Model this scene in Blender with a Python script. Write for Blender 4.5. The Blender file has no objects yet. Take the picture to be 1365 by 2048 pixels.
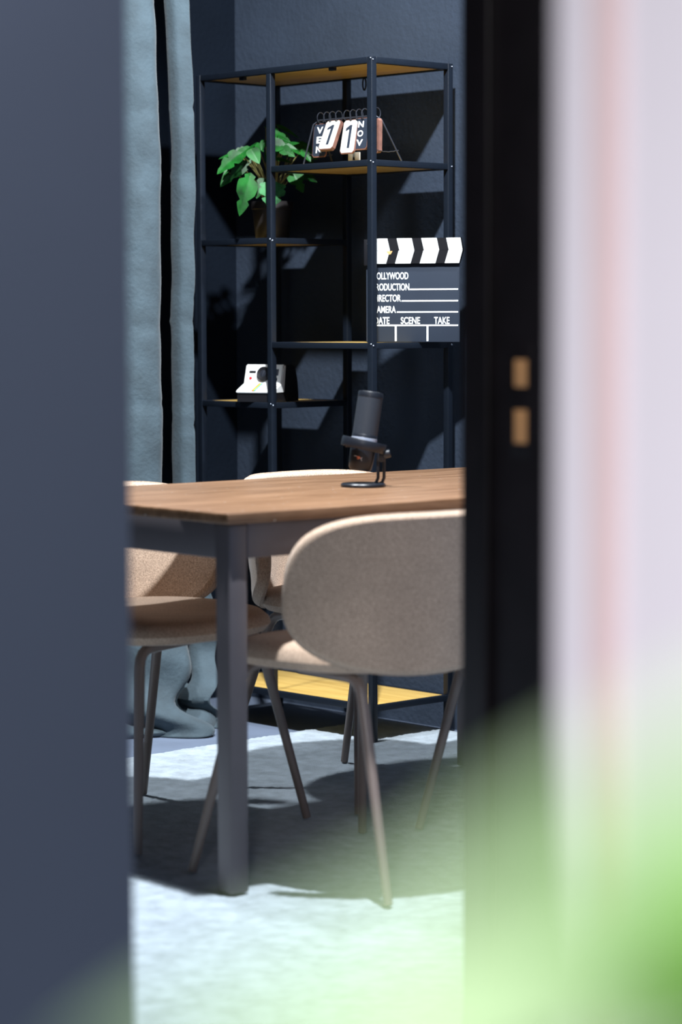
import bpy, bmesh, math, random
from mathutils import Vector, Matrix, noise
random.seed(7)
PI = math.pi
scene = bpy.context.scene
COL = scene.collection

# ------------------------------------------------------------------ camera
H = 1.16265
FPX = 5042.65
PITCH = .07739
ROLL = .00291
YAW = .81657
cw = (math.cos(YAW), -math.sin(YAW))
cb = (math.sin(YAW), math.cos(YAW))
def view_vec(cx, cy, cz):            # camera-ground frame -> world
    return Vector((cw[0]*cx + cw[1]*cy, cb[0]*cx + cb[1]*cy, cz))
cam_data = bpy.data.cameras.new('camera'); cam = bpy.data.objects.new('camera', cam_data); COL.objects.link(cam)
fwd = view_vec(0, math.cos(PITCH), -math.sin(PITCH))
up0 = view_vec(0, math.sin(PITCH), math.cos(PITCH))
right0 = view_vec(1, 0, 0)
rr = right0*math.cos(ROLL) - up0*math.sin(ROLL)
uu = up0*math.cos(ROLL) + right0*math.sin(ROLL)
R = Matrix((rr, uu, -fwd)).transposed()
cam.matrix_world = Matrix.Translation((0, 0, H)) @ R.to_4x4()
cam_data.sensor_fit = 'VERTICAL'; cam_data.sensor_height = 36; cam_data.sensor_width = 24
cam_data.lens = FPX/2048*36
cam_data.clip_start = .02
cam_data.dof.use_dof = True; cam_data.dof.focus_distance = 6.45; cam_data.dof.aperture_fstop = 2.6
scene.camera = cam
def at(px, py, d):                   # the world point seen at a pixel, at forward distance d
    v = rr*((px-682.5)/FPX) - uu*((py-1024)/FPX) + fwd
    k = v.dot(view_vec(0, 1, 0))
    return Vector((0, 0, H)) + v*(d/k)

# ------------------------------------------------------------------ light
scene.view_settings.view_transform = 'Standard'; scene.view_settings.look = 'None'
scene.view_settings.gamma = 1; scene.view_settings.exposure = 0.0
world = bpy.data.worlds.new('world'); scene.world = world; world.use_nodes = True
bg = world.node_tree.nodes['Background']; bg.inputs[0].default_value = (.35, .5, .8, 1); bg.inputs[1].default_value = .0015
def area(name, loc, target, size, power, color, spread=180):
    l = bpy.data.lights.new(name, 'AREA'); l.shape = 'DISK'; l.size = size; l.energy = power; l.color = color
    l.spread = math.radians(spread)
    o = bpy.data.objects.new(name, l); COL.objects.link(o); o.location = loc
    o.rotation_euler = (Vector(target)-Vector(loc)).to_track_quat('-Z', 'Y').to_euler(); return o
area('ceiling_light_table', (-3.50, 3.32, 3.50), (-4.5, 4.2, .9), .12, 305, (.90, .95, 1))
def spot(name, loc, target, power, color, angle, blend, rad):
    l = bpy.data.lights.new(name, 'SPOT'); l.energy = power; l.color = color; l.spot_size = math.radians(angle); l.spot_blend = blend; l.shadow_soft_size = rad
    o = bpy.data.objects.new(name, l); COL.objects.link(o); o.location = loc
    o.rotation_euler = (Vector(target)-Vector(loc)).to_track_quat('-Z', 'Y').to_euler(); return o
spot('ceiling_spot_window', (-4.95, 3.35, 3.35), (-4.58, 3.62, 0), 330, (.88, .94, 1), 63, .45, .09)
spot('added_spot_curtain', (-3.5, 4.55, 3.35), (-5.5, 4.25, 1.15), 330, (.86, .93, 1), 42, .6, .08)  # unseen extra lamp, added to shape the shading of the curtain folds
area('corridor_light', (-1.30, .55, 2.55), (-2.35, 1.65, 1.75), .35, 7, (1, .96, .98), 80)
area('added_light_plant', (.2, -.5, 2.5), (-.4, .7, .9), .4, 25, (1, .97, .985), 78)  # unseen second lamp, added to brighten the near leaves and the white wall

# ------------------------------------------------------------------ helpers
def mat(name, col, rough=.6, metal=0, spec=.5, var=0, vscale=8, bump=0, bscale=60, stretch=None, trans=0, sheen=0):
    m = bpy.data.materials.new(name); m.use_nodes = True; nt = m.node_tree; n = nt.nodes; L = nt.links
    b = n['Principled BSDF']; b.inputs['Roughness'].default_value = rough; b.inputs['Metallic'].default_value = metal
    b.inputs['Specular IOR Level'].default_value = spec
    if sheen: b.inputs['Sheen Weight'].default_value = sheen
    tc = n.new('ShaderNodeTexCoord'); mp = n.new('ShaderNodeMapping'); L.new(tc.outputs['Object'], mp.inputs[0])
    if stretch: mp.inputs['Scale'].default_value = stretch
    c = tuple(col)+(1,)
    nz = n.new('ShaderNodeTexNoise'); nz.inputs['Scale'].default_value = vscale; nz.inputs['Detail'].default_value = 6
    L.new(mp.outputs[0], nz.inputs[0])
    rp = n.new('ShaderNodeValToRGB'); rp.color_ramp.elements[0].position = .3; rp.color_ramp.elements[1].position = .7
    rp.color_ramp.elements[0].color = tuple(max(0, x*(1-var)) for x in col)+(1,)
    rp.color_ramp.elements[1].color = tuple(min(1, x*(1+var)) for x in col)+(1,)
    L.new(nz.outputs[0], rp.inputs[0]); L.new(rp.outputs[0], b.inputs['Base Color'])
    if bump:
        bn = n.new('ShaderNodeTexNoise'); bn.inputs['Scale'].default_value = bscale; bn.inputs['Detail'].default_value = 4
        L.new(tc.outputs['Object'], bn.inputs[0])
        bp = n.new('ShaderNodeBump'); bp.inputs['Strength'].default_value = bump; bp.inputs['Distance'].default_value = .004
        L.new(bn.outputs[0], bp.inputs['Height']); L.new(bp.outputs[0], b.inputs['Normal'])
    m['b'] = 0
    return m
def obj(name, bm, m, parent=None, smooth=True, loc=None, kind=None):
    bmesh.ops.recalc_face_normals(bm, faces=bm.faces)
    me = bpy.data.meshes.new(name); bm.to_mesh(me); bm.free()
    if m: 
        for x in (m if isinstance(m, (list, tuple)) else [m]): me.materials.append(x)
    if smooth:
        me.shade_smooth()
        try: me.set_sharp_from_angle(angle=math.radians(35))
        except Exception: pass
    o = bpy.data.objects.new(name, me); COL.objects.link(o)
    if parent: o.parent = parent
    if loc: o.location = loc
    if kind: o['kind'] = kind
    return o
def thing(name, label, cat, loc=(0, 0, 0), rz=0, group=None):
    o = bpy.data.objects.new(name, None); COL.objects.link(o); o.empty_display_size = .05
    o.location = loc; o.rotation_euler = (0, 0, rz); o['label'] = label; o['category'] = cat
    if group: o['group'] = group
    return o
def tag(o, label, cat, group=None):
    o['label'] = label; o['category'] = cat
    if group: o['group'] = group
    return o
def copy_tree(o, parent=None):
    c = o.copy(); COL.objects.link(c)
    if parent: c.parent = parent
    for ch in list(o.children): copy_tree(ch, c)
    return c
def box(bm, x0, x1, y0, y1, z0, z1, bev=0, M=None, mi=0):
    r = bmesh.ops.create_cube(bm, size=1); vs = r['verts']
    for v in vs: v.co = Vector(((x0+x1)/2+v.co.x*(x1-x0), (y0+y1)/2+v.co.y*(y1-y0), (z0+z1)/2+v.co.z*(z1-z0)))
    fs = {f for v in vs for f in v.link_faces}
    if bev:
        es = {e for v in vs for e in v.link_edges}
        q = bmesh.ops.bevel(bm, geom=list(es), offset=bev, segments=3, affect='EDGES', profile=.5)
        vs = list({v for f in q['faces'] for v in f.verts} | {v for v in vs if v.is_valid})
        fs = {f for v in vs for f in v.link_faces}
    for f in fs: f.material_index = mi
    if M: bmesh.ops.transform(bm, matrix=M, verts=vs)
    return vs
def B(*a, **k):
    bm = bmesh.new(); box(bm, *a, **k); return bm
def tube(bm, pts, rad, seg=12, cap=True):
    pts = [Vector(p) for p in pts]; n = len(pts)
    if not hasattr(rad, '__len__'): rad = [rad]*n
    rings = []; ref = None
    for i, p in enumerate(pts):
        t = (pts[min(i+1, n-1)]-pts[max(i-1, 0)]).normalized()
        if ref is None: ref = t.orthogonal().normalized()
        ref = (ref-t*ref.dot(t)).normalized(); bi = t.cross(ref)
        rings.append([bm.verts.new(p+(ref*math.cos(a)+bi*math.sin(a))*rad[i]) for a in [2*PI*k/seg for k in range(seg)]])
    for a, b in zip(rings, rings[1:]):
        for k in range(seg): bm.faces.new((a[k], a[(k+1) % seg], b[(k+1) % seg], b[k]))
    if cap: bm.faces.new(rings[0][::-1]); bm.faces.new(rings[-1])
    return bm
def lathe(bm, prof, seg=40, M=None, mi=0):
    rings = []; vs = []
    for r, z in prof:
        if r < 1e-6: v = bm.verts.new((0, 0, z)); rings.append([v]); vs.append(v)
        else:
            ring = [bm.verts.new((r*math.cos(2*PI*k/seg), r*math.sin(2*PI*k/seg), z)) for k in range(seg)]
            rings.append(ring); vs += ring
    for a, b in zip(rings, rings[1:]):
        for k in range(seg):
            k2 = (k+1) % seg
            if len(a) == 1 and len(b) == 1: continue
            if len(a) == 1: f = bm.faces.new((a[0], b[k], b[k2]))
            elif len(b) == 1: f = bm.faces.new((a[k], a[k2], b[0]))
            else: f = bm.faces.new((a[k], a[k2], b[k2], b[k]))
            f.material_index = mi
    if M: bmesh.ops.transform(bm, matrix=M, verts=vs)
    return bm
def prism(bm, poly, z0, z1, M=None, mi=0):      # poly in xy
    a = [bm.verts.new((x, y, z0)) for x, y in poly]; b = [bm.verts.new((x, y, z1)) for x, y in poly]
    n = len(poly); fs = [bm.faces.new(a[::-1]), bm.faces.new(b)]
    for k in range(n): fs.append(bm.faces.new((a[k], a[(k+1) % n], b[(k+1) % n], b[k])))
    for f in fs: f.material_index = mi
    if M: bmesh.ops.transform(bm, matrix=M, verts=a+b)
    return bm
def text(name, s, m, parent, M, height, width=None, bold=.0, depth=.0006, align='LEFT'):
    cu = bpy.data.curves.new(name, 'FONT'); cu.body = s; cu.size = 1; cu.offset = bold; cu.extrude = 0
    cu.align_x = 'LEFT'
    t = bpy.data.objects.new(name, cu); COL.objects.link(t); bpy.context.view_layer.update()
    me = bpy.data.meshes.new_from_object(t.evaluated_get(bpy.context.evaluated_depsgraph_get()))
    bpy.data.objects.remove(t); bpy.data.curves.remove(cu)
    xs = [v.co.x for v in me.vertices]; ys = [v.co.y for v in me.vertices]
    x0, x1, y0, y1 = min(xs), max(xs), min(ys), max(ys)
    sy = height/(y1-y0); sx = (width/(x1-x0)) if width else sy
    ox = {'LEFT': x0, 'CENTER': (x0+x1)/2, 'RIGHT': x1}[align]
    for v in me.vertices: v.co = M @ Vector(((v.co.x-ox)*sx, (v.co.y-y0)*sy, depth))
    me.materials.append(m); me.name = name
    o = bpy.data.objects.new(name, me); COL.objects.link(o); o.parent = parent
    return o
def sstep(a, b, x):
    t = max(0, min(1, (x-a)/(b-a))); return t*t*(3-2*t)

# ------------------------------------------------------------------ materials
M_wall = mat('dark_blue_wall_paint', (.030, .041, .062), .9, spec=.12, var=.12, vscale=5, bump=.55, bscale=70)
M_wallc = mat('blue_grey_wall_paint', (.108, .142, .215), .8, var=.03, vscale=2)
M_floor = mat('grey_floor', (.13, .16, .22), .55, var=.12, vscale=6, bump=.1, bscale=30)
M_ceil = mat('dark_ceiling', (.05, .055, .065), .9)
M_walld = mat('shaded_wall_near_black', (.006, .009, .015), .95, spec=.03, var=.12, vscale=5, bump=.5, bscale=70)  # left wall: its shade is put into the base colour as near-black
M_white = mat('white_wall_paint', (.78, .755, .83), .6, var=.01)
M_pink = mat('pale_pink_strip', (.77, .60, .61), .5, var=.03)
M_black = mat('black_door_paint', (.006, .0045, .006), .45, var=.3, vscale=14)
M_brass = mat('brass_strike', (.55, .30, .13), .5, metal=0, var=.1)
M_frame = mat('black_steel', (.0055, .0085, .0145), .42, spec=.3, var=.08, vscale=40, bump=.1, bscale=300)
M_screw = mat('screw_metal', (.45, .5, .6), .3, metal=1)
M_legc = mat('taupe_metal', (.20, .155, .135), .38, spec=.6, var=.05)
M_tleg = mat('grey_table_metal', (.095, .084, .092), .45, var=.04, vscale=20)
M_curt = mat('blue_grey_velvet', (.040, .062, .076), .85, var=.22, vscale=16, bump=.4, bscale=90, sheen=.12)
M_leaf = mat('green_leaf', (.006, .068, .009), .45, spec=.2, var=.7, vscale=22)
M_leafl = mat('pale_green_leaf', (.035, .17, .055), .4, spec=.3, var=.7, vscale=30)
M_stem = mat('plant_stem', (.16, .15, .05), .5, var=.2)
M_pot = mat('dark_brown_pot', (.012, .010, .010), .5, var=.15)
M_wht = mat('white_print', (.86, .88, .86), .5)
M_cam = mat('white_plastic', (.82, .82, .80), .35)
M_blk = mat('black_plastic', (.007, .007, .009), .5, spec=.25, var=.1)
M_mic = mat('black_microphone_plastic', (.008, .010, .015), .35, var=.1, vscale=20)
M_board = mat('charcoal_board', (.022, .030, .046), .7, spec=.2, var=.06)
M_ink = mat('dark_print', (.02, .028, .045), .6)
M_cardwood = mat('card_wood_edge', (.16, .07, .05), .7, var=.25, vscale=60)
M_cream = mat('cream_card', (.86, .84, .74), .6, var=.03)
M_wire = mat('dark_wire', (.05, .055, .07), .3, metal=.6)
M_red = mat('red_button', (.5, .01, .02), .4)
M_glass = mat('dark_glass', (.02, .022, .03), .08, spec=1)
M_silver = mat('silver_ring', (.55, .60, .72), .3, metal=.5)

def fabric():
    m = mat('beige_woven_fabric', (.50, .365, .27), .95, var=.10, vscale=7, sheen=.2)
    nt = m.node_tree; n = nt.nodes; L = nt.links; b = n['Principled BSDF']
    tc = [x for x in n if x.type == 'TEX_COORD'][0]; rp = [x for x in n if x.type == 'VALTORGB'][0]
    f = n.new('ShaderNodeTexNoise'); f.inputs['Scale'].default_value = 420; f.inputs['Detail'].default_value = 2
    L.new(tc.outputs['Object'], f.inputs[0])
    r2 = n.new('ShaderNodeValToRGB'); r2.color_ramp.elements[0].position = .35; r2.color_ramp.elements[1].position = .65
    r2.color_ramp.elements[0].color = (.62, .60, .58, 1); r2.color_ramp.elements[1].color = (1.15, 1.15, 1.15, 1)
    L.new(f.outputs[0], r2.inputs[0])
    mx = n.new('ShaderNodeMixRGB'); mx.blend_type = 'MULTIPLY'; mx.inputs[0].default_value = 1
    L.new(rp.outputs[0], mx.inputs[1]); L.new(r2.outputs[0], mx.inputs[2]); L.new(mx.outputs[0], b.inputs['Base Color'])
    bp = n.new('ShaderNodeBump'); bp.inputs['Strength'].default_value = .5; bp.inputs['Distance'].default_value = .002
    L.new(f.outputs[0], bp.inputs['Height']); L.new(bp.outputs[0], b.inputs['Normal'])
    return m
M_fab = fabric()
def wood(name, c1, c2, axis, scale=9, rough=.45):
    m = bpy.data.materials.new(name); m.use_nodes = True; nt = m.node_tree; n = nt.nodes; L = nt.links; b = n['Principled BSDF']
    b.inputs['Roughness'].default_value = rough
    tc = n.new('ShaderNodeTexCoord'); mp = n.new('ShaderNodeMapping'); L.new(tc.outputs['Object'], mp.inputs[0])
    s = [14, 14, 14]; s[axis] = 1.1; mp.inputs['Scale'].default_value = s
    nz = n.new('ShaderNodeTexNoise'); nz.inputs['Scale'].default_value = scale/3; nz.inputs['Detail'].default_value = 8; nz.inputs['Roughness'].default_value = .65
    nz.inputs['Distortion'].default_value = .6
    L.new(mp.outputs[0], nz.inputs[0])
    rp = n.new('ShaderNodeValToRGB'); rp.color_ramp.elements[0].position = .32; rp.color_ramp.elements[1].position = .68
    rp.color_ramp.elements[0].color = c1+(1,); rp.color_ramp.elements[1].color = c2+(1,)
    L.new(nz.outputs[0], rp.inputs[0]); L.new(rp.outputs[0], b.inputs['Base Color'])
    bp = n.new('ShaderNodeBump'); bp.inputs['Strength'].default_value = .12; bp.inputs['Distance'].default_value = .001
    L.new(nz.outputs[0], bp.inputs['Height']); L.new(bp.outputs[0], b.inputs['Normal'])
    return m
M_oak = wood('golden_oak', (.44, .27, .065), (.62, .41, .12), 0)
def dust(m):
    nt = m.node_tree; n = nt.nodes; L = nt.links; b = n['Principled BSDF']; rp = [x for x in n if x.type == 'VALTORGB'][0]
    tc = [x for x in n if x.type == 'TEX_COORD'][0]; v = n.new('ShaderNodeTexVoronoi'); v.inputs['Scale'].default_value = 34; L.new(tc.outputs['Object'], v.inputs[0])
    lt = n.new('ShaderNodeMath'); lt.operation = 'LESS_THAN'; lt.inputs[1].default_value = .055; L.new(v.outputs['Distance'], lt.inputs[0])
    mx = n.new('ShaderNodeMixRGB'); L.new(lt.outputs[0], mx.inputs[0]); L.new(rp.outputs[0], mx.inputs[1]); mx.inputs[2].default_value = (.6, .58, .55, 1)
    L.new(mx.outputs[0], b.inputs['Base Color']); return m
M_top = wood('brown_wood_top', (.105, .050, .022), (.25, .14, .078), 1, 9, .36); dust(M_top)

# ------------------------------------------------------------------ setting
XL, YB, ZC = -5.84, 5.052, 3.6
XD0, XD1 = -2.50, -2.35            # the doorway wall
YD0, YD1 = 1.863, 2.597            # the opening
def st(name, bm, m): return obj(name, bm, m, kind='structure', smooth=False)
st('floor', B(XL-.12, 1.6, -1.6, YB+.12, -.1, 0), M_floor)
st('ceiling', B(XL-.12, XD1, -.1, YB+.12, ZC, ZC+.1), M_ceil)
st('wall_back', B(XL-.12, XD0, YB, YB+.12, 0, ZC), M_wall)
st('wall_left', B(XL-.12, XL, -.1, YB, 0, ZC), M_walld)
bm = bmesh.new()
box(bm, XD0, XD1, -1.6, YD0, 0, ZC); box(bm, XD0, XD1, YD1+.022, YB+.12, 0, ZC); box(bm, XD0, XD1, YD0, YD1+.022, 2.12, ZC)
st('wall_front', bm, M_wallc)
# black door lining on the strike side and above, with its stop bead and strike plate
dr = bpy.data.objects.new('door_1', None); COL.objects.link(dr); dr['kind'] = 'structure'; dr.location = (XD0, YD1, 0)
obj('jamb', B(-.012, .162, 0, .022, 0, 2.12, bev=.003), M_black, dr)
obj('stop_bead', B(.030, .050, -.010, .001, 0, 2.10, bev=.002), M_black, dr)
obj('casing', B(.150, .168, -.002, .075, 0, 2.19, bev=.004), M_black, dr)
obj('lintel', B(-.012, .162, YD0-YD1, 0, 2.10, 2.119), M_black, dr)
sp = obj('strike_plate', B(.085, .127, -.0015, .0005, .965, 1.125, bev=.0006), M_black, dr)
obj('latch_hole_insert', B(.093, .117, -.0025, .0, 1.064, 1.102, bev=.0005), M_brass, sp)
obj('bolt_hole_insert', B(.093, .117, -.0025, .0, .985, 1.032, bev=.0005), M_brass, sp)
# near white wall of the corridor
bm = B(-1.138, 1.5, 1.264, 1.40, 0, 2.9, bev=.004); st('wall_right', bm, M_white)
st('pink_strip_1', B(-1.100, -1.076, 1.259, 1.2645, 0, 2.9, bev=.002), M_pink)  # narrow pinkish vertical strip, slightly proud of the white wall

# rug: a pile surface with a ragged edge
def rug():
    x0, x1, y0, y1 = -5.155, -2.75, 1.55, 4.99
    nx, ny = 420, 560
    bm = bmesh.new(); g = []
    for i in range(nx+1):
        row = []
        for j in range(ny+1):
            x = x0+(x1-x0)*i/nx; y = y0+(y1-y0)*j/ny
            e = min(i, nx-i, j, ny-j)
            z = .0125+.0012*noise.noise(Vector((x*14, y*14, 1)))+.0030*noise.noise(Vector((x*90, y*90, 3)))
            if e == 0: z = .001
            elif e == 1: z *= .75
            if i in (0, nx): x += .008*noise.noise(Vector((x*3, y*28, 5)))
            row.append(bm.verts.new((x, y, z)))
        g.append(row)
    for i in range(nx):
        for j in range(ny): bm.faces.new((g[i][j], g[i+1][j], g[i+1][j+1], g[i][j+1]))
    m = mat('pale_blue_grey_rug', (.36, .42, .47), .95, var=.20, vscale=26, bump=1.0, bscale=420, sheen=.2)
    o = obj('rug', bm, m); return tag(o, 'large pale blue-grey rug with short pile under the dining table', 'rug')
rug()

# ------------------------------------------------------------------ curtain
def curtain():
    root = thing('curtain', 'blue-grey velvet curtain hanging to the floor left of the shelf', 'curtain', (-5.5, 4.3, 0))
    # plan profile of the folds: (y, x offset) measured at mid height
    import bisect
    profs = ([(3.60, 0), (3.68, .07), (3.76, 0), (3.86, -.04), (3.96, .05), (4.06, .02), (4.14, -.05), (4.20, -.09), (4.25, -.075), (4.285, -.02), (4.33, .055), (4.385, .082), (4.420, .058), (4.434, .012), (4.428, -.04), (4.41, -.09)],
             [(4.525, -.026), (4.522, -.010), (4.527, .016), (4.550, .034), (4.562, .040), (4.573, .022), (4.578, -.005), (4.579, -.03)])
    for pi, prof in enumerate(profs): panel(root, prof, pi)
    hem(root)
def panel(root, prof, pi):
    N = 150; M = 200; rows = []
    # dense smooth param (Catmull-Rom)
    def cr(t):
        t = t*(len(prof)-1); i = min(int(t), len(prof)-2); f = t-i
        P = [Vector(prof[max(0, min(len(prof)-1, k))]) for k in (i-1, i, i+1, i+2)]
        return .5*((2*P[1])+(-P[0]+P[2])*f+(2*P[0]-5*P[1]+4*P[2]-P[3])*f*f+(-P[0]+3*P[1]-3*P[2]+P[3])*f**3)
    bm = bmesh.new()
    for j in range(M+1):
        z = 3.3*(j/M)**1.15
        row = []
        for i in range(N+1):
            p = cr(i/N); y, dx = p.x-4.3, p.y
            near_right = sstep(3.9, 4.6, p.x)
            if pi == 0: y += near_right*.028*sstep(.62, .36, z)
            if pi == 1 and z > .5: y += (.538-p.x)*0 - (p.x-4.519)*.28*sstep(1.9, .8, z)
            # lower part flares and sags to the right, gathers above the floor
            y += near_right*(.075*math.exp(-((z-.26)/.16)**2) + .014*sstep(2.2, 1.2, z))
            y -= near_right*.035*math.exp(-((z-.085)/.035)**2)
            y += near_right*.06*math.exp(-((z-.02)/.03)**2)
            dx *= 1+.25*math.exp(-(z/.3)**2)
            dx += .10*math.exp(-((z)/.09)**2)*sstep(4.0, 4.5, p.x)
            w = noise.noise(Vector((p.x*7, z*2.2, 4)))*.014 + noise.noise(Vector((p.x*18, z*9, 9)))*.006
            crs = 0
            for zc, a, sl in ((1.73, 1, .1), (1.58, .6, -.2), (1.30, .9, -.5), (1.14, 1, .1), (1.06, .8, .0), (.92, 1.1, -.1), (.84, 1, .1), (2.0, .5, .3)):
                crs += a*math.exp(-((z-zc-sl*(p.x-4.4))/.007)**2)
            w -= .007*crs*(.5+noise.noise(Vector((p.x*10, z*30, 2))))
            if z < .5:
                k = sstep(.5, .1, z)
                w += k*(.022*math.sin(z*34+p.x*16)+.020*noise.noise(Vector((p.x*9, z*11, 7))))
            row.append(bm.verts.new((dx+w, y, max(.004, z))))
        rows.append(row)
    for a, b in zip(rows, rows[1:]):
        for i in range(N): bm.faces.new((a[i], a[i+1], b[i+1], b[i]))
    o = obj('cloth', bm, M_curt, root)
    s = o.modifiers.new('thickness', 'SOLIDIFY'); s.thickness = .003
def hem(root):
    # puddled hem on the floor
    bm = bmesh.new(); nu, nv = 60, 26; g = []
    for i in range(nu+1):
        u = i/nu; yy = -.42+.77*u
        row = []
        for j in range(nv+1):
            a = PI*j/nv
            hgt = .040+.022*math.sin(u*15+1)+.012*math.sin(u*31)
            if u > .80: hgt += .055*math.exp(-((u-.93)/.06)**2)
            dep = .10+.03*math.sin(u*11)
            f = 1+.18*math.sin(3*a+u*9)
            endt = sstep(0, .06, u)*sstep(1.0, .95, u)
            row.append(bm.verts.new((-.01+math.cos(a)*dep*f*(.3+.7*endt), yy+.02*math.sin(2*a+u*8), .003+hgt*f*math.sin(a)*endt)))
        g.append(row)
    for i in range(nu):
        for j in range(nv): bm.faces.new((g[i][j], g[i+1][j], g[i+1][j+1], g[i][j+1]))
    obj('gathered_hem', bm, M_curt, root)
curtain()

# ------------------------------------------------------------------ steel shelf
SX0, SXM, SX1, SY0, SY1 = -5.587, -5.285, -4.862, 4.684, 4.993
ZT, ZCAL, ZPL, ZCL, ZCA, ZB = 1.85, 1.579, 1.382, 1.092, .923, .112
def shelf():
    r = thing('shelving_unit', 'tall open black steel shelving unit with oak boards against the dark wall', 'shelf', ((SX0+SX1)/2, (SY0+SY1)/2, 0))
    ox, oy = r.location.x, r.location.y
    p = .0185; hr = .0165
    def L(x0, x1, y0, y1, z0, z1, nm, m, bev=.0012): return obj(nm, B(x0-ox, x1-ox, y0-oy, y1-oy, z0, z1, bev=bev), m, r)
    posts = [(SX0, SY0, 0, ZT), (SXM, SY0, ZB, ZT-hr), (SX1-p, SY0, .014, ZT), (SX0, SY1-p, 0, ZT), (SXM, SY1-p, ZB, ZT-hr), (SX1-p, SY1-p, .014, ZT)]
    for x, y, z0, z1 in posts: L(x, x+p, y, y+p, z0, z1, 'post', M_frame)
    def level(x0, x1, z):
        L(x0+p, x1-p, SY0+.0005, SY0+p-.0005, z-hr, z, 'rail', M_frame); L(x0+p, x1-p, SY1-p+.0005, SY1-.0005, z-hr, z, 'rail', M_frame)
        L(x0+.0005, x0+p-.0005, SY0+p, SY1-p, z-hr, z, 'rail', M_frame); L(x1-p+.0005, x1-.0005, SY0+p, SY1-p, z-hr, z, 'rail', M_frame)
        L(x0+p, x1-p, SY0+p, SY1-p, z-.013, z-.001, 'board', M_oak)
    level(SX0, SX1, ZT); level(SX0, SX1, ZB)
    level(SXM, SX1, ZCAL); level(SX0, SXM+p, ZPL); level(SXM, SX1, ZCL); level(SX0, SXM+p, ZCA)
    for x, zs in ((SX1, (ZT, ZCAL, ZCL)), (SXM+p, (ZPL, ZCA))):
        for z in zs:
            for y in (SY0+.0045,) + ((SY1-.0045,) if x == SX1 else ()):
                bm = bmesh.new(); bmesh.ops.create_uvsphere(bm, u_segments=10, v_segments=6, radius=.0028, matrix=Matrix.Translation((x-ox+.0003, y-oy, z-.008)))
                obj('screw', bm, M_screw, r)
            bm = bmesh.new(); bmesh.ops.create_uvsphere(bm, u_segments=10, v_segments=6, radius=.0026, matrix=Matrix.Translation((x-ox-.004, SY0-oy-.0003, z-.004)))
            obj('screw', bm, M_screw, r)
    # board clips under the top, and the wall hook
    for x in (-5.42, -5.05): L(x, x+.02, SY0+p, SY0+p+.012, ZT-.024, ZT-.0135, 'clip', M_frame)
    h = at(730, 160, 7.03); bm = bmesh.new()
    tube(bm, [Vector((-5.20-ox+.011*math.cos(a)*.6, SY1-.012-oy, ZT-.032+.017*math.sin(a))) for a in [2*PI*k/20 for k in range(21)]], .0025, 8)
    obj('wall_hook', bm, M_frame, r)
shelf()

# ------------------------------------------------------------------ table
TA = math.asin(.052)
def table():
    r = thing('dining_table', 'rectangular dining table with brown wood top and grey metal legs', 'table', (-3.735, 3.205, 0), 0)
    t = Vector((.052, .9986, 0)); s = Vector((-.9986, .052, 0))
    r.rotation_euler = (0, 0, -TA)        # local y runs along the long side, local -x across
    o = obj('tabletop', B(-.80, 0, 0, 1.40, .757, .7785, bev=.0022), M_top, r)
    i = .012; lw = .047
    def apron(nm, *a): obj(nm, B(*a, bev=.002), M_tleg, r)
    apron('apron', -.80+i+lw, -i-lw, i+.002, i+.022, .686, .7565); apron('apron', -.80+i+lw, -i-lw, 1.40-i-.022, 1.40-i-.002, .686, .7565)
    apron('apron', -i-.022, -i-.002, i+lw, 1.40-i-lw, .686, .7565); apron('apron', -.80+i+.002, -.80+i+.022, i+lw, 1.40-i-lw, .686, .7565)
    for x in (-.80+i, -i-lw):
        for y in (i, 1.40-i-lw): obj('leg', B(x, x+lw, y, y+lw, .016, .7565, bev=.006), M_tleg, r)
    # crumbs of dust on the top are texture; nothing else
table()

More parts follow.
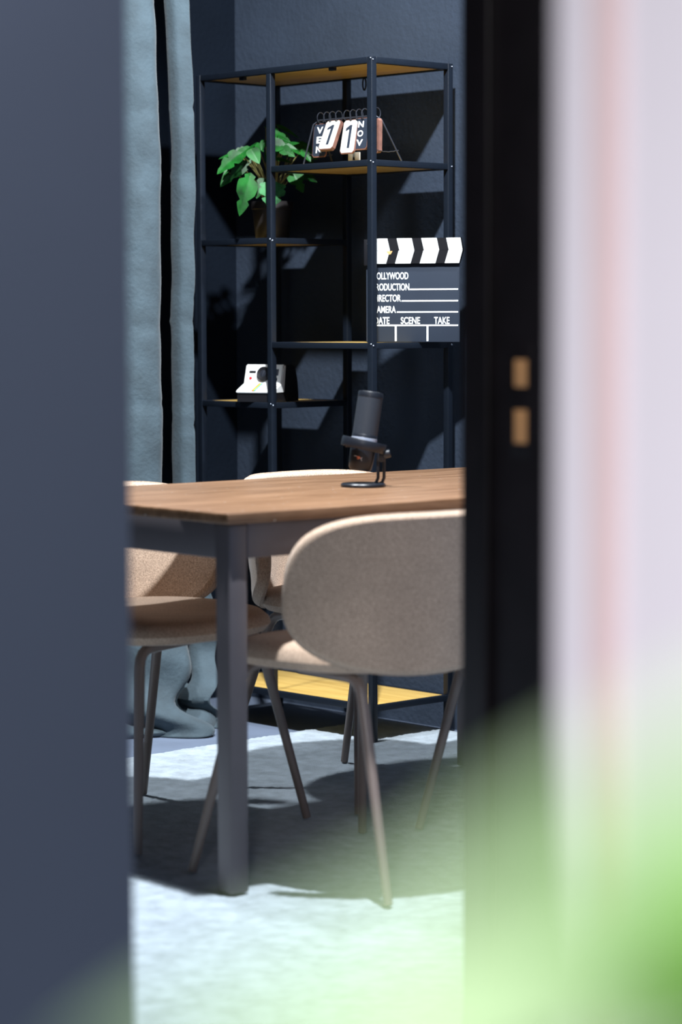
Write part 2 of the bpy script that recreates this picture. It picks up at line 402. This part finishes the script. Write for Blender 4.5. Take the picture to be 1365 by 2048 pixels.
# ------------------------------------------------------------------ chairs
def superell(a, n): 
    c, s = math.cos(a), math.sin(a); return math.copysign(abs(c)**(2/n), c), math.copysign(abs(s)**(2/n), s)
def make_chair():
    r = thing('dining_chair', '', 'chair')
    # seat pad: stacked superellipse rings
    bm = bmesh.new(); N = 56; rings = []
    for ins, z in ((.10, .452), (.035, .446), (.012, .452), (0, .468), (.004, .486), (.018, .499), (.045, .506), (.10, .505), (.16, .502)):
        ring = []
        for k in range(N):
            c, s = superell(2*PI*k/N, 2.9)
            wx = (.238-ins)*(1+.05*s); y = .030+s*(.225-ins)
            ring.append(bm.verts.new((wx*c, y, z-.010*max(0, s)**2*(1 if z > .48 else .3))))
        rings.append(ring)
    for a, b in zip(rings, rings[1:]):
        for k in range(N): bm.faces.new((a[k], a[(k+1) % N], b[(k+1) % N], b[k]))
    bm.faces.new(rings[0][::-1]); bm.faces.new(rings[-1])
    obj('seat', bm, M_fab, r)
    # curved backrest
    bm = bmesh.new(); Rr = .315; half = .392; zc, hz = .612, .170; th = .016
    def P(s, v, off):               # s arc length, v height, off = offset towards the sitter
        th_ = s/Rr
        lean = -.022*(v-zc)/hz
        rad = Rr-off
        return Vector((rad*math.sin(th_), -.245+Rr-rad*math.cos(th_)+lean, v))
    NR = 72; K = 9; prof = []
    for q in range(K+1):            # rounded edge from back face to front face
        a = -PI/2+PI*q/K; prof.append((1-.016*(1-math.cos(a)) if False else math.cos(a), math.sin(a)))
    def outline(k, ins):
        a = 2*PI*k/NR; c, s = superell(a, 3.3 if math.sin(a) > 0 else 2.5)
        zz = zc+((hz-ins)*(1 if s < 0 else .93)+(.016*c*c if s > 0 else 0)*s)*s
        ww = (half-ins)*c
        return ww, zz
    rings = []
    for ins in (.30, .2, .12, .06, .035): rings.append([P(*(lambda o: (o[0], o[1]))(outline(k, min(ins, ins*.5) if ins > .16 else ins)), 0) for k in range(NR)])
    def ring(sc, off):
        out = []
        for k in range(NR):
            s_, z_ = outline(k, 0); s2, z2 = s_*sc, zc+(z_-zc)*sc; out.append(P(s2, z2, off))
        return out
    seq = [ring(f, 0) for f in (.15, .4, .65, .85, .94)]
    for cc, sn in prof:
        out = []
        for k in range(NR):
            s_, z_ = outline(k, .018*(1-cc)); out.append(P(s_, z_, th*(1+sn)))
        seq.append(out)
    seq += [ring(f, 2*th+.003*(1-f)*2) for f in (.94, .85, .65, .4, .15)]
    rv = [[bm.verts.new(p) for p in q] for q in seq]
    for a, b in zip(rv, rv[1:]):
        for k in range(NR): bm.faces.new((a[k], a[(k+1) % NR], b[(k+1) % NR], b[k]))
    bm.faces.new(rv[0][::-1]); bm.faces.new(rv[-1])
    bk = obj('backrest', bm, M_fab, r)
    bm = bmesh.new(); pts = []
    for k in range(NR+1):
        s_, z_ = outline(k, -.0005); pts.append(P(s_, z_, th))
    tube(bm, pts, .0016, 6, cap=False); obj('piping', bm, M_fab, bk)
    # legs: tapered tubes that bend under the seat
    z0 = .012
    for sx in (-1, 1):
        for foot, top in (((.267*sx, .25), (.185*sx, .175)), ((.227*sx, -.25), (.165*sx, -.125))):
            F = Vector((foot[0], foot[1], z0)); T = Vector((top[0], top[1], .438)); inn = Vector((top[0]*.2, top[1], .444)) if top[1] > 0 else Vector((top[0], top[1]*-.3, .444))
            d = (inn-T).normalized(); bm = bmesh.new()
            pts = [F, F.lerp(T, .35), F.lerp(T, .7), F.lerp(T, .91)]; rad = [.0095, .0105, .0115, .012]
            A = F.lerp(T, .91); Bz = T+d*.035
            for q in (.25, .5, .75): pts.append(A*(1-q)**2+T*2*q*(1-q)+Bz*q*q); rad.append(.012)
            pts += [Bz, inn]; rad += [.012, .010]
            tube(bm, pts, rad, 14); obj('leg', bm, M_legc, r)
    return r
def place(c, x, y, face, label):
    c.location = (x, y, .006); c.rotation_euler = (0, 0, face); c['label'] = label; c['group'] = 'beige dining chairs around the table'
ch = make_chair()
WX = PI/2      # facing -x
place(ch, -3.738, 3.586, WX+math.radians(5), 'beige fabric chair nearest the camera, its rounded back turned to the viewer')
c = copy_tree(ch); place(c, -3.70, 4.215, WX, 'beige chair mostly hidden behind the door frame, beside the nearest chair')
c = copy_tree(ch); place(c, -4.441, 3.563, -WX+math.radians(5), 'beige chair at the far side of the table, in front of the curtain')
c = copy_tree(ch); place(c, -4.425, 4.207, -WX+math.radians(4), 'beige chair at the far side of the table, in front of the shelving unit')

# ------------------------------------------------------------------ microphone
def mic():
    base = Vector((-4.115, 3.935, .7785))
    r = thing('desk_microphone', 'black desk microphone tilted in a ring stand on the wooden tabletop', 'microphone', base)
    r.rotation_euler = (0, 0, YAW)      # local x = to the right as the photo shows it
    obj('base', lathe(bmesh.new(), [(0, 0), (.048, 0), (.0505, .002), (.0505, .006), (.048, .0085), (.03, .0095), (0, .0095)], 48), M_mic, r)
    # two-pronged upright at the right edge
    bm = bmesh.new()
    for x0, x1 in ((.034, .032), (.0475, .047)):
        tube(bm, [(x0-.012, 0, .006), (x0-.004, 0, .010), (x0, 0, .020), (x0, 0, .040), (x0, 0, .062), (x1+.004, 0, .078)], [.0038]*6, 10)
    box(bm, .031, .050, -.008, .008, .056, .082, bev=.003)
    obj('stand', bm, M_mic, r)
    ta = math.radians(8.5)
    Mt = Matrix.Translation((0, 0, .088)) @ Matrix.Rotation(ta, 4, 'Y') @ Matrix.Rotation(math.radians(-4), 4, 'X')
    rg = lathe(bmesh.new(), [(.040, -.009), (.050, -.010), (.0515, -.007), (.0515, .009), (.050, .012), (.040, .012), (.0385, .009), (.0385, -.006), (.040, -.009)], 56,
               Matrix.Translation((0, 0, .088)) @ Matrix.Rotation(math.radians(13), 4, 'Y') @ Matrix.Rotation(math.radians(-3), 4, 'X') @ Matrix.Translation((0, 0, .006)))
    box(rg, -.040, -.028, -.006, .006, .090, .100, bev=.001); 
    obj('ring_mount', rg, M_mic, r)
    mg = bpy.data.materials.new('microphone_grille'); mg.use_nodes = True; nt = mg.node_tree; n = nt.nodes; L = nt.links; b = n['Principled BSDF']
    b.inputs['Roughness'].default_value = .45
    tc = n.new('ShaderNodeTexCoord'); sx = n.new('ShaderNodeSeparateXYZ'); L.new(tc.outputs['UV'], sx.inputs[0])
    def mth(op, *a):
        q = n.new('ShaderNodeMath'); q.operation = op
        for i, v in enumerate(a):
            if isinstance(v, (int, float)): q.inputs[i].default_value = v
            else: L.new(v, q.inputs[i])
        return q.outputs[0]
    row = mth('MULTIPLY', sx.outputs[1], 22); rowi = mth('FLOOR', row); half = mth('MULTIPLY', mth('MODULO', rowi, 2), .5)
    cu = mth('SUBTRACT', mth('FRACT', mth('ADD', mth('MULTIPLY', sx.outputs[0], 40), half)), .5); cv = mth('SUBTRACT', mth('FRACT', row), .5)
    dd = mth('SQRT', mth('ADD', mth('MULTIPLY', cu, cu), mth('MULTIPLY', cv, cv)))
    ho = mth('LESS_THAN', dd, .33); mx = n.new('ShaderNodeMixRGB'); L.new(ho, mx.inputs[0])
    mx.inputs[1].default_value = (.034, .042, .056, 1); mx.inputs[2].default_value = (.004, .003, .004, 1); L.new(mx.outputs[0], b.inputs['Base Color'])
    # upper capsule: grille with uv
    bm = bmesh.new(); uv = bm.loops.layers.uv.new('uv'); seg = 64; zz = [.030, .055, .085, .115]
    rings = [[bm.verts.new((.0285*math.cos(2*PI*k/seg), .0285*math.sin(2*PI*k/seg), z)) for k in range(seg)] for z in zz]
    for a in range(3):
        for k in range(seg):
            f = bm.faces.new((rings[a][k], rings[a][(k+1) % seg], rings[a+1][(k+1) % seg], rings[a+1][k]))
            for l, (uu_, vv_) in zip(f.loops, ((k, a), (k+1, a), (k+1, a+1), (k, a+1))): l[uv].uv = (uu_/seg, (zz[vv_]-.03)/.085)
    bmesh.ops.transform(bm, matrix=Mt, verts=bm.verts); obj('grille', bm, mg, r)
    bm = lathe(bmesh.new(), [(.0, .0), (.0285, .016), (.0288, .030), (.028, .0305)], 48, Mt) if False else bmesh.new()
    lathe(bm, [(.0278, .0), (.029, .016), (.0290, .029), (.0284, .030)], 48, Mt)
    obj('capsule_housing', bm, M_mic, r); bm = bmesh.new()
    lathe(bm, [(.0284, .115), (.0289, .1155), (.0289, .124), (.0272, .1275), (.020, .1285), (0, .1290)], 48, Mt)
    obj('top_cap', bm, M_mic, r)
    obj('light_ring', lathe(bmesh.new(), [(.0286, .0155), (.0296, .016), (.0296, .0225), (.0286, .023)], 48, Mt), M_silver, r)
    bd = obj('lower_body', lathe(bmesh.new(), [(0, -.052), (.022, -.0515), (.0255, -.047), (.0278, -.030), (.0288, .0), (.0288, .01)], 48, Mt), M_mic, r)
    # small printed emblem
    M_or = mat('orange_print', (.60, .17, .08), .5); M_gr = mat('pale_print', (.5, .5, .52), .5)
    def pt(a, z): return Mt @ Vector((.0285*math.cos(a), .0285*math.sin(a), z))
    for nm, mm, pl in (('emblem', M_or, [(-2.05, -.0215), (-1.80, -.0205), (-1.62, -.0235), (-1.80, -.0275), (-1.98, -.0270), (-1.86, -.0250)]), ('emblem_stroke', M_gr, [(-1.66, -.0270), (-1.56, -.0220), (-1.52, -.0220), (-1.62, -.0270)]), ('emblem_stroke', M_gr, [(-1.70, -.0235), (-1.55, -.0300), (-1.50, -.0300), (-1.66, -.0235)]),
                       ('emblem_stroke', M_gr, [(-2.25, -.0205), (-2.0, -.0200), (-2.0, -.0212), (-2.25, -.0215)])):
        bm = bmesh.new(); bm.faces.new([bm.verts.new(pt(a, z)) for a, z in pl]); obj(nm, bm, mm, bd)
    kb = bmesh.new(); lathe(kb, [(0, 0), (.009, 0), (.0095, .003), (.0095, .014), (.008, .016), (0, .016)], 24, Matrix.Translation((.046, -.004, .073)) @ Matrix.Rotation(math.radians(78), 4, 'Y'))
    obj('knob', kb, M_mic, r)
    for a in (0, 2.1, 4.2):
        bm = bmesh.new(); tube(bm, [Mt @ Vector((.028*math.cos(a), .028*math.sin(a), .004)), Mt @ Vector((.042*math.cos(a), .042*math.sin(a), .006))], .003, 8); obj('elastic_strap', bm, M_mic, r)
mic()

# ------------------------------------------------------------------ clapperboard
def clapper():
    pl, pr = at(733, 684, 6.925), at(920, 684, 6.83)
    ax = (pr-pl); ax.z = 0; Wd = ax.length; ax.normalize()
    r = thing('clapperboard', 'black film clapperboard with white lettering on the shelf, right side', 'clapperboard', (pl.x, pl.y, ZCL+.0005), math.atan2(ax.y, ax.x))
    S = Wd/187.0                    # metres per photographed pixel across the board
    sy = S*1.0
    # local: x along the board, z up, front faces -y
    def X(px): return (px-733)*S
    def Z(py): return (684-py)*sy
    Mf = Matrix(((1, 0, 0, 0), (0, 0, -1, 0), (0, 1, 0, 0), (0, 0, 0, 1)))   # (x,y,depth) -> (x,-depth,y)
    obj('board', B(0, Wd, 0, .004, 0, Z(536), bev=.0015), M_board, r)
    def line(x0, x1, y0, y1):
        obj('printed_line', B(X(x0), X(x1), -.0006, .0002, Z(y1), Z(y0)), M_wht, r)
    def tx(s, x0, x1, base, align='LEFT'):
        text('lettering', s, M_wht, r, Matrix.Translation((X(x0), 0, Z(base))) @ Mf, Z(0)-Z(13.2), X(x1)-X(x0), bold=.014)
    tx('HOLLYWOOD', 747, 818, 565.5); tx('PRODUCTION', 747.5, 820, 586.5); tx('DIRECTOR', 747.5, 803, 607.5); tx('CAMERA', 747, 793, 629)
    tx('DATE', 750, 780, 649.8); tx('SCENE', 803, 841.5, 649.8); tx('TAKE', 869.5, 900, 649.8)
    line(821, 917, 583.3, 585.8); line(804.5, 917, 605, 607.5); line(795, 917, 626, 628.5); line(741, 917, 651, 653.6)
    line(791, 794.5, 653.7, 682); line(854.5, 858, 653.7, 682)
    # hinged sticks with slanted stripes
    def stick(nm, y0, y1, sl):
        z0, z1 = Z(y1), Z(y0); slb = 5*S*sl
        lo, hi = ((4.0, 10.0) if sl > 0 else (10, 4.0))
        x0, x1 = X(738), X(925)
        endlo, endhi = (X(921), X(928)) if sl > 0 else (X(928), X(923.5))
        bm = prism(bmesh.new(), [(x0, z0), (endlo, z0), (endhi, z1), (x0, z1)], -.004, .009, Mf)
        o = obj(nm, bm, M_board if False else M_blk, r)
        for a, b in ((738, 779) if False else (740, 777), (800, 830), (849, 880), (899, 927.6)):
            pass
        d = .0
        if sl < 0:   # upper stick, stripes lean to the right going down
            T = [((744, 778), (748, 783.5)), ((797, 827), (802.5, 832)), ((846, 876.5), (851.5, 881.5)), ((895.5, 923.7), (900.5, 928))]
            for (a, b), (a2, b2) in T:
                bm = prism(bmesh.new(), [(X(a2), z0+.0002), (X(b2), z0+.0002), (X(b), z1-.0002), (X(a), z1-.0002)], .0088, .0096, Mf)
                obj('white_stripe', bm, M_wht, o)
        else:
            T = [((748, 783), (744, 775.5)), ((801, 832), (794, 824.5)), ((850.5, 881), (843, 874)), ((900, 928), (892.5, 921))]
            for (a, b), (a2, b2) in T:
                bm = prism(bmesh.new(), [(X(a2), z0+.0002), (X(b2), z0+.0002), (X(b), z1-.0002), (X(a), z1-.0002)], .0088, .0096, Mf)
                obj('white_stripe', bm, M_wht, o)
        return o
    lo = stick('lower_stick', 511.6, 536, 1); stick('upper_stick', 488.5, 511.4, -1)
    bm = prism(bmesh.new(), [(X(776), Z(512.5)), (X(789), Z(512.2)), (X(785.5), Z(518)), (X(782), Z(519)), (X(780), Z(517))], .0097, .0102, Mf)
    obj('chipped_wood_mark', bm, mat('bare_wood_chip', (.55, .33, .13), .7), lo)
    hg = obj('hinge_plate', B(X(731), X(748), -.0105, .010, Z(539), Z(490), bev=.001), M_blk, r)
    bm = lathe(bmesh.new(), [(0, 0), (.003, 0), (.002, .0015), (0, .002)], 14, Matrix.Translation((X(739), -.0105, Z(499))) @ Matrix.Rotation(PI/2, 4, 'X'))
    obj('rivet', bm, M_screw, hg)
clapper()

# ------------------------------------------------------------------ flip calendar
def calendar():
    y0 = SY0+.022; xa, xb = -5.155, -4.885
    r = thing('flip_calendar', 'desk flip calendar with number cards on a wire easel, upper right shelf', 'calendar', ((xa+xb)/2, y0+.05, ZCAL))
    ox, oy, oz = r.location
    xm = (xb-xa)/2; hb = .121; yt = -.012
    bm = bmesh.new()
    tube(bm, [(-xm, -.05, .002), (-xm+.012, yt-.012, hb-.012), (-xm+.022, yt, hb), (xm-.022, yt, hb), (xm-.012, yt-.012, hb-.012), (xm, -.05, .002)], .0021, 8)
    tube(bm, [(-xm, .062, .002), (-xm+.014, yt+.012, hb-.010), (-xm+.024, yt, hb-.001), (xm-.024, yt, hb-.001), (xm-.014, yt+.012, hb-.010), (xm, .062, .002)], .0021, 8)
    obj('wire_easel', bm, M_wire, r)
    for sx in (-1, 1):
        bm = bmesh.new()
        pts = [Vector((sx*(xm-.004), -.040+.094*k/10, .030-.006*math.sin(PI*k/10)+.001*(k % 2))) for k in range(11)]; tube(bm, pts, .0012, 6); obj('chain', bm, M_wire, r)
    # cards: x centre, width, height, tilt, face, stack depth
    Mf = Matrix(((1, 0, 0, 0), (0, 0, -1, 0), (0, 1, 0, 0), (0, 0, 0, 1)))
    def card(xc, w, h, tilt, thick, face, glyph, gm, yaw=0, drop=0, gw=.3, gh=.7, lean=0):
        Mx = Matrix.Translation((xc, yt-.005, hb-.004-drop)) @ Matrix.Rotation(tilt, 4, 'X') @ Matrix.Rotation(yaw, 4, 'Y') @ Matrix.Translation((0, 0, -h)) @ Mf
        a = .006
        poly = [(-w/2+a, 0), (w/2-a, 0), (w/2, a), (w/2, h-a), (w/2-a, h), (-w/2+a, h), (-w/2, h-a), (-w/2, a)]
        bm = prism(bmesh.new(), poly, -thick, 0, Mx); st_ = obj('card_stack', bm, M_cardwood, r)
        bm = prism(bmesh.new(), [(x*.95, .003+y*.945) for x, y in poly], .0001, .0006, Mx); fc = obj('card_face', bm, face, st_)
        if isinstance(glyph, str) and glyph == '1':
            g = [(-.0015, .014), (.0065, .014), (.0065, .074), (.000, .074), (-.012, .066), (-.012, .058), (-.0015, .063)]
            bm = prism(bmesh.new(), [(x*w/.044, y*h/.088) for x, y in g], .0007, .0010, Mx); obj('printed_number', bm, gm, st_)
        elif glyph:
            for i, chx in enumerate(glyph):
                hh = h*.20; text('printed_letter', chx, gm, st_, Mx @ Matrix.Translation((-w*.02, h*(.70-.29*i), .0007)), hh, w*(.40 if chx != 'V' else .46), bold=.03, align='CENTER')
    hN = .083
    card(-.0995, .055, .092, -.10, .004, M_ink, 'VEN', M_wht, drop=.006)
    card(-.0465, .057, .088, -.42, .011, M_cream, '1', M_ink)
    card(.0215, .055, .094, -.20, .005, M_cream, '1', M_ink, drop=.002)
    card(.0640, .055, .086, -.12, .007, M_ink, 'NOV', M_wht)
    card(.1150, .030, .092, -.02, .012, M_cardwood, None, None, drop=.004)
    # white cards hanging behind
    for xc in (.118-xm, .135-xm):
        bm = B(xc-.014, xc+.014, .020, .024, .008, .030, bev=.001); obj('spare_card', bm, M_cream, r)
    for k, xx in enumerate((.030, .056, .078, .103, .136, .160, .184, .206, .232, .252)):
        bm = bmesh.new(); Rk = .0145
        tube(bm, [(-xm+xx, yt-.001+Rk*.9*math.cos(a), hb-.002+Rk*.55+Rk*math.sin(a)) for a in [-.9+2*PI*.92*q/22 for q in range(23)]], .0014, 7)
        obj('ring', bm, M_wire, r)
calendar()

# ------------------------------------------------------------------ instant camera
def instant():
    c0 = at(537, 800, 7.165)
    r = thing('instant_camera', 'white and black retro instant camera on the lower left shelf', 'camera', (c0.x, c0.y, ZCA+.0005))
    r.rotation_euler = (0, 0, YAW-math.radians(27))    # local -y = lens side
    w = .061
    # side profile (y, z): black base, white sloping tray and upright face
    base = prism(bmesh.new(), [(-.075, 0), (.072, 0), (.072, .018), (.066, .060), (.052, .098), (.030, .104), (-.012, .104), (-.018, .10), (-.030, .026), (-.075, .026)], -w+.002, w-.002,
                 Matrix(((0, 0, 1, 0), (1, 0, 0, 0), (0, 1, 0, 0), (0, 0, 0, 1))))
    obj('body', base, M_blk, r, smooth=False)
    Mx = Matrix(((0, 0, 1, 0), (1, 0, 0, 0), (0, 1, 0, 0), (0, 0, 0, 1)))
    sh = prism(bmesh.new(), [(-.080, .024), (-.016, .024), (-.004, .104), (-.018, .104), (-.034, .052), (-.080, .032)], -w, w, Mx)
    bmesh.ops.bevel(sh, geom=list(sh.edges), offset=.0028, segments=3, affect='EDGES')
    obj('front_shell', sh, M_cam, r)
    # the face plane leans: y = -.034 at z .052 to -.018 at z .104
    def F(x, z, out=.0): return Vector((x, -.034+(z-.052)*.016/.052-out, z))
    Mface = Matrix.Translation(F(0, .052)) @ Matrix.Rotation(PI/2-math.atan(.016/.052), 4, 'X')   # local xy = face, z = outward
    lens = lathe(bmesh.new(), [(0, .006), (.010, .008), (.015, .009), (.018, .010), (.0205, .008), (.021, .0), (.021, -.004)], 40, Mface @ Matrix.Translation((.002, .026, 0)))
    ln = obj('lens_panel', lens, M_blk, r)
    obj('lens_glass', lathe(bmesh.new(), [(0, .0095), (.006, .0092), (.010, .0082)], 30, Mface @ Matrix.Translation((.002, .026, 0))), M_glass, ln)
    obj('viewfinder', B(.028, .044, -.001, .0015, .0, .0, M=None) if False else B(.030, .047, .0225, .041, -.001, .0012, bev=.0006, M=Mface), mat('slate_window', (.05, .06, .085), .3), r)
    obj('flash_window', B(-.047, -.026, .029, .036, -.001, .0012, bev=.0006, M=Mface), M_blk, r)
    obj('shutter_button', lathe(bmesh.new(), [(0, .003), (.0038, .0028), (.0044, 0)], 18, Mface @ Matrix.Translation((-.040, .014, 0))), M_red, r)
    obj('exposure_dial', lathe(bmesh.new(), [(0, .003), (.0052, .0028), (.0058, 0)], 18, Mface @ Matrix.Translation((.040, .0105, 0))), M_blk, r)
    bm = prism(bmesh.new(), [(.0365, .009), (.0435, .009), (.040, .001)], 0, .0016, Mface); obj('dial_pointer', bm, M_blk, r)
    # rainbow stripe down the sloping tray
    sl = math.atan2(.020, .046); Mtray = Matrix.Translation((0, -.080, .032)) @ Matrix.Rotation(sl, 4, 'X')
    for i, cc in enumerate(((.75, .03, .03), (.9, .30, .02), (.95, .80, .03), (.05, .5, .12), (.04, .3, .75))):
        x = -.010+i*.0024
        bm = prism(bmesh.new(), [(x, -.0005), (x+.0024, -.0005), (x+.0034, .049), (x+.001, .049)], .0, .0008, Mtray)
        obj('rainbow_stripe', bm, mat('stripe_colour', cc, .5), r)
    bm = B(w-.0025, w+.0005, .004, .007, .004, .022); obj('side_rib', bm, M_blk, r)
instant()

# ------------------------------------------------------------------ leaves
def leaf_bm(base, tip, width, nrm, lobes=0, curl=.15, fold=.18, nu=14, nv=6):
    bm = bmesh.new(); ax = tip-base; Ln = ax.length; ax.normalize()
    nrm = (nrm-ax*nrm.dot(ax)).normalized(); side = ax.cross(nrm)
    g = []
    for i in range(nu+1):
        t = i/nu
        w = width*.5*(math.sin(PI*min(1, t**.62))**.75*(1-.15*t)+.001)
        if lobes: w *= 1-.55*(max(0, math.sin(t*(lobes+1)*2*PI))**4)*(t < .88)
        row = []
        for j in range(-nv, nv+1):
            s = j/nv
            p = base+ax*(Ln*(t-.05*abs(s)*(1-t)*2))+side*(w*s)-nrm*(curl*Ln*t*t)+nrm*(fold*w*abs(s))
            row.append(bm.verts.new(p))
        g.append(row)
    for i in range(nu):
        for j in range(2*nv): bm.faces.new((g[i][j], g[i+1][j], g[i+1][j+1], g[i][j+1]))
    return bm
def shelf_plant():
    D0 = 7.278
    pc = Vector((-5.436, 4.84, ZPL))
    r = thing('potted_plant', 'small green leafy plant in a dark pot on the upper left shelf', 'plant', pc)
    obj('pot', lathe(bmesh.new(), [(0, .001), (.047, .001), (.048, .003), (.0575, .086), (.0605, .088), (.061, .108), (.0585, .109), (.057, .104), (.055, .094), (0, .092)], 48), M_pot, r)
    obj('soil', lathe(bmesh.new(), [(0, .097), (.056, .096)], 30), mat('potting_soil', (.02, .014, .01), .95, bump=.8, bscale=200), r)
    V = -fwd
    #      base       tip        width d     material lobes tilt(up, side)
    Lf = [((481, 308), (433, 345), 40, 7.02, 0, 2, (.9, .1)), ((497, 322), (441, 373), 26, 7.06, 0, 1, (.2, .3)), ((492, 300), (452, 342), 26, 7.04, 0, 0, (1.2, .1)),
          ((474, 308), (437, 315), 14, 7.08, 0, 0, (1.2, -.3)), ((503, 300), (519, 326), 30, 6.98, 0, 0, (.4, 0)), ((498, 300), (513, 285), 8, 7.0, 0, 0, (.6, .2)),
          ((500, 296), (478, 312), 20, 7.05, 0, 0, (.8, 0)), ((500, 353), (480, 431), 44, 6.99, 0, 1, (.15, .2)), ((528, 360), (513, 396), 26, 7.08, 0, 0, (.4, 0)),
          ((547, 366), (541, 420), 58, 7.02, 1, 3, (.35, 0)), ((540, 263), (588, 287), 22, 7.20, 0, 1, (1, 0)), ((556, 252), (601, 274), 14, 7.28, 0, 0, (1.2, .2)),
          ((533, 288), (594, 296), 34, 7.14, 0, 1, (.5, -.2)), ((556, 290), (584, 315), 26, 7.12, 0, 0, (.4, -.2)), ((586, 292), (636, 316), 32, 7.22, 0, 1, (.8, 0)), ((595, 300), (630, 328), 24, 7.25, 0, 0, (.7, .2)),
          ((598, 286), (630, 300), 16, 7.33, 0, 0, (1, 0)), ((586, 345), (607, 384), 36, 7.18, 0, 1, (.4, 0)), ((600, 346), (635, 362), 26, 7.28, 0, 0, (.8, 0)), ((552, 318), (584, 323), 12, 7.16, 0, 0, (1, 0)),
          ((532, 254), (560, 257), 12, 7.22, 0, 0, (1, .3)), ((560, 270), (585, 300), 26, 7.22, 0, 0, (.6, 0)), ((530, 282), (523, 300), 16, 7.1, 0, 0, (.8, 0)), ((545, 300), (536, 330), 28, 7.18, 0, 0, (.5, 0)),
          ((486, 296), (462, 322), 18, 7.10, 0, 1, (.9, .2)), ((470, 322), (446, 350), 16, 7.11, 0, 1, (.5, .1)), ((455, 345), (441, 374), 12, 7.12, 0, 0, (.4, .2)), ((562, 296), (590, 312), 24, 7.13, 0, 1, (.5, -.3)),
          ((572, 292), (598, 284), 16, 7.16, 0, 0, (.9, 0)), ((512, 288), (528, 302), 14, 7.10, 0, 0, (.7, 0)), ((556, 268), (580, 280), 16, 7.15, 0, 1, (.9, .1)), ((605, 300), (622, 322), 20, 7.20, 0, 1, (.6, 0))]
    for i, (b, t, w, d, mi, lb, tl) in enumerate(Lf):
        d = d+.09 if d < 7.13 else d
        P = at(b[0], b[1], d); Q = at(t[0], t[1], d-.02)
        n = (V+Vector((0, 0, tl[0]))+right0*tl[1]).normalized()
        S = FPX/d
        off = Vector(pc)
        lf = obj('leaf', leaf_bm(P-off, Q-off, w/S, n, lb, curl=.10, fold=.22), M_leafl if mi else M_leaf, r)
        a = Vector((.015*math.cos(i*2.4), .015*math.sin(i*2.4), .094)); e = P-off; mid = a.lerp(e, .55)+Vector((0, 0, .035))
        bm = bmesh.new(); tube(bm, [a*(1-q)**2+mid*2*q*(1-q)+e*q*q for q in [k/8 for k in range(9)]], [.0024-.0010*k/8 for k in range(9)], 6)
        obj('stem', bm, M_stem, lf)
shelf_plant()

# ------------------------------------------------------------------ foreground plant
def near_plant():
    M_nl = mat('bright_green_foliage', (.150, .240, .108), .5, spec=.3, var=.04, vscale=10); M_nd = mat('deep_green_foliage', (.040, .130, .001), .6, spec=.2, var=.1, vscale=10)
    pb = view_vec(.26, .40, 0)
    r = thing('tall_houseplant', 'bright green houseplant in the near foreground, blurred, lower right corner', 'plant', (pb.x, pb.y, 0))
    off = Vector((pb.x, pb.y, 0))
    obj('pot', lathe(bmesh.new(), [(0, 0), (.10, 0), (.125, .24), (.13, .25), (.12, .25), (.115, .22), (0, .22)], 40), M_pot, r)
    V = -fwd
    Lf = NEAR
    for i, (b, t, w, d, mi) in enumerate(Lf):
        P = at(b[0], b[1], d); Q = at(t[0], t[1], d)
        n = (V+Vector((0, 0, .7))).normalized()
        lf = obj('leaf', leaf_bm(P-off, Q-off, w/(FPX/d), n, 0, curl=.06, fold=.12), M_nd if mi else M_nl, r)
        a = Vector((.02*math.cos(i), .02*math.sin(i), .22)); e = P-off
        mid = Vector((a.x*.5+e.x*.5, a.y*.5+e.y*.5, e.z*.6)); mid = mid-Vector((0, 0, .05))
        bm = bmesh.new(); tube(bm, [a*(1-q)**2+mid*2*q*(1-q)+e*q*q for q in [k/10 for k in range(11)]], [.004-.002*k/10 for k in range(11)], 6)
        obj('stem', bm, M_stem, lf)
NEAR = [((2250, 1740), (170, 2180), 780, .30, 0), ((2300, 2500), (950, 2500), 900, .31, 0), ((2400, 1790), (1060, 1810), 860, .28, 1), ((2100, 1450), (950, 1740), 420, .29, 0)]
near_plant()
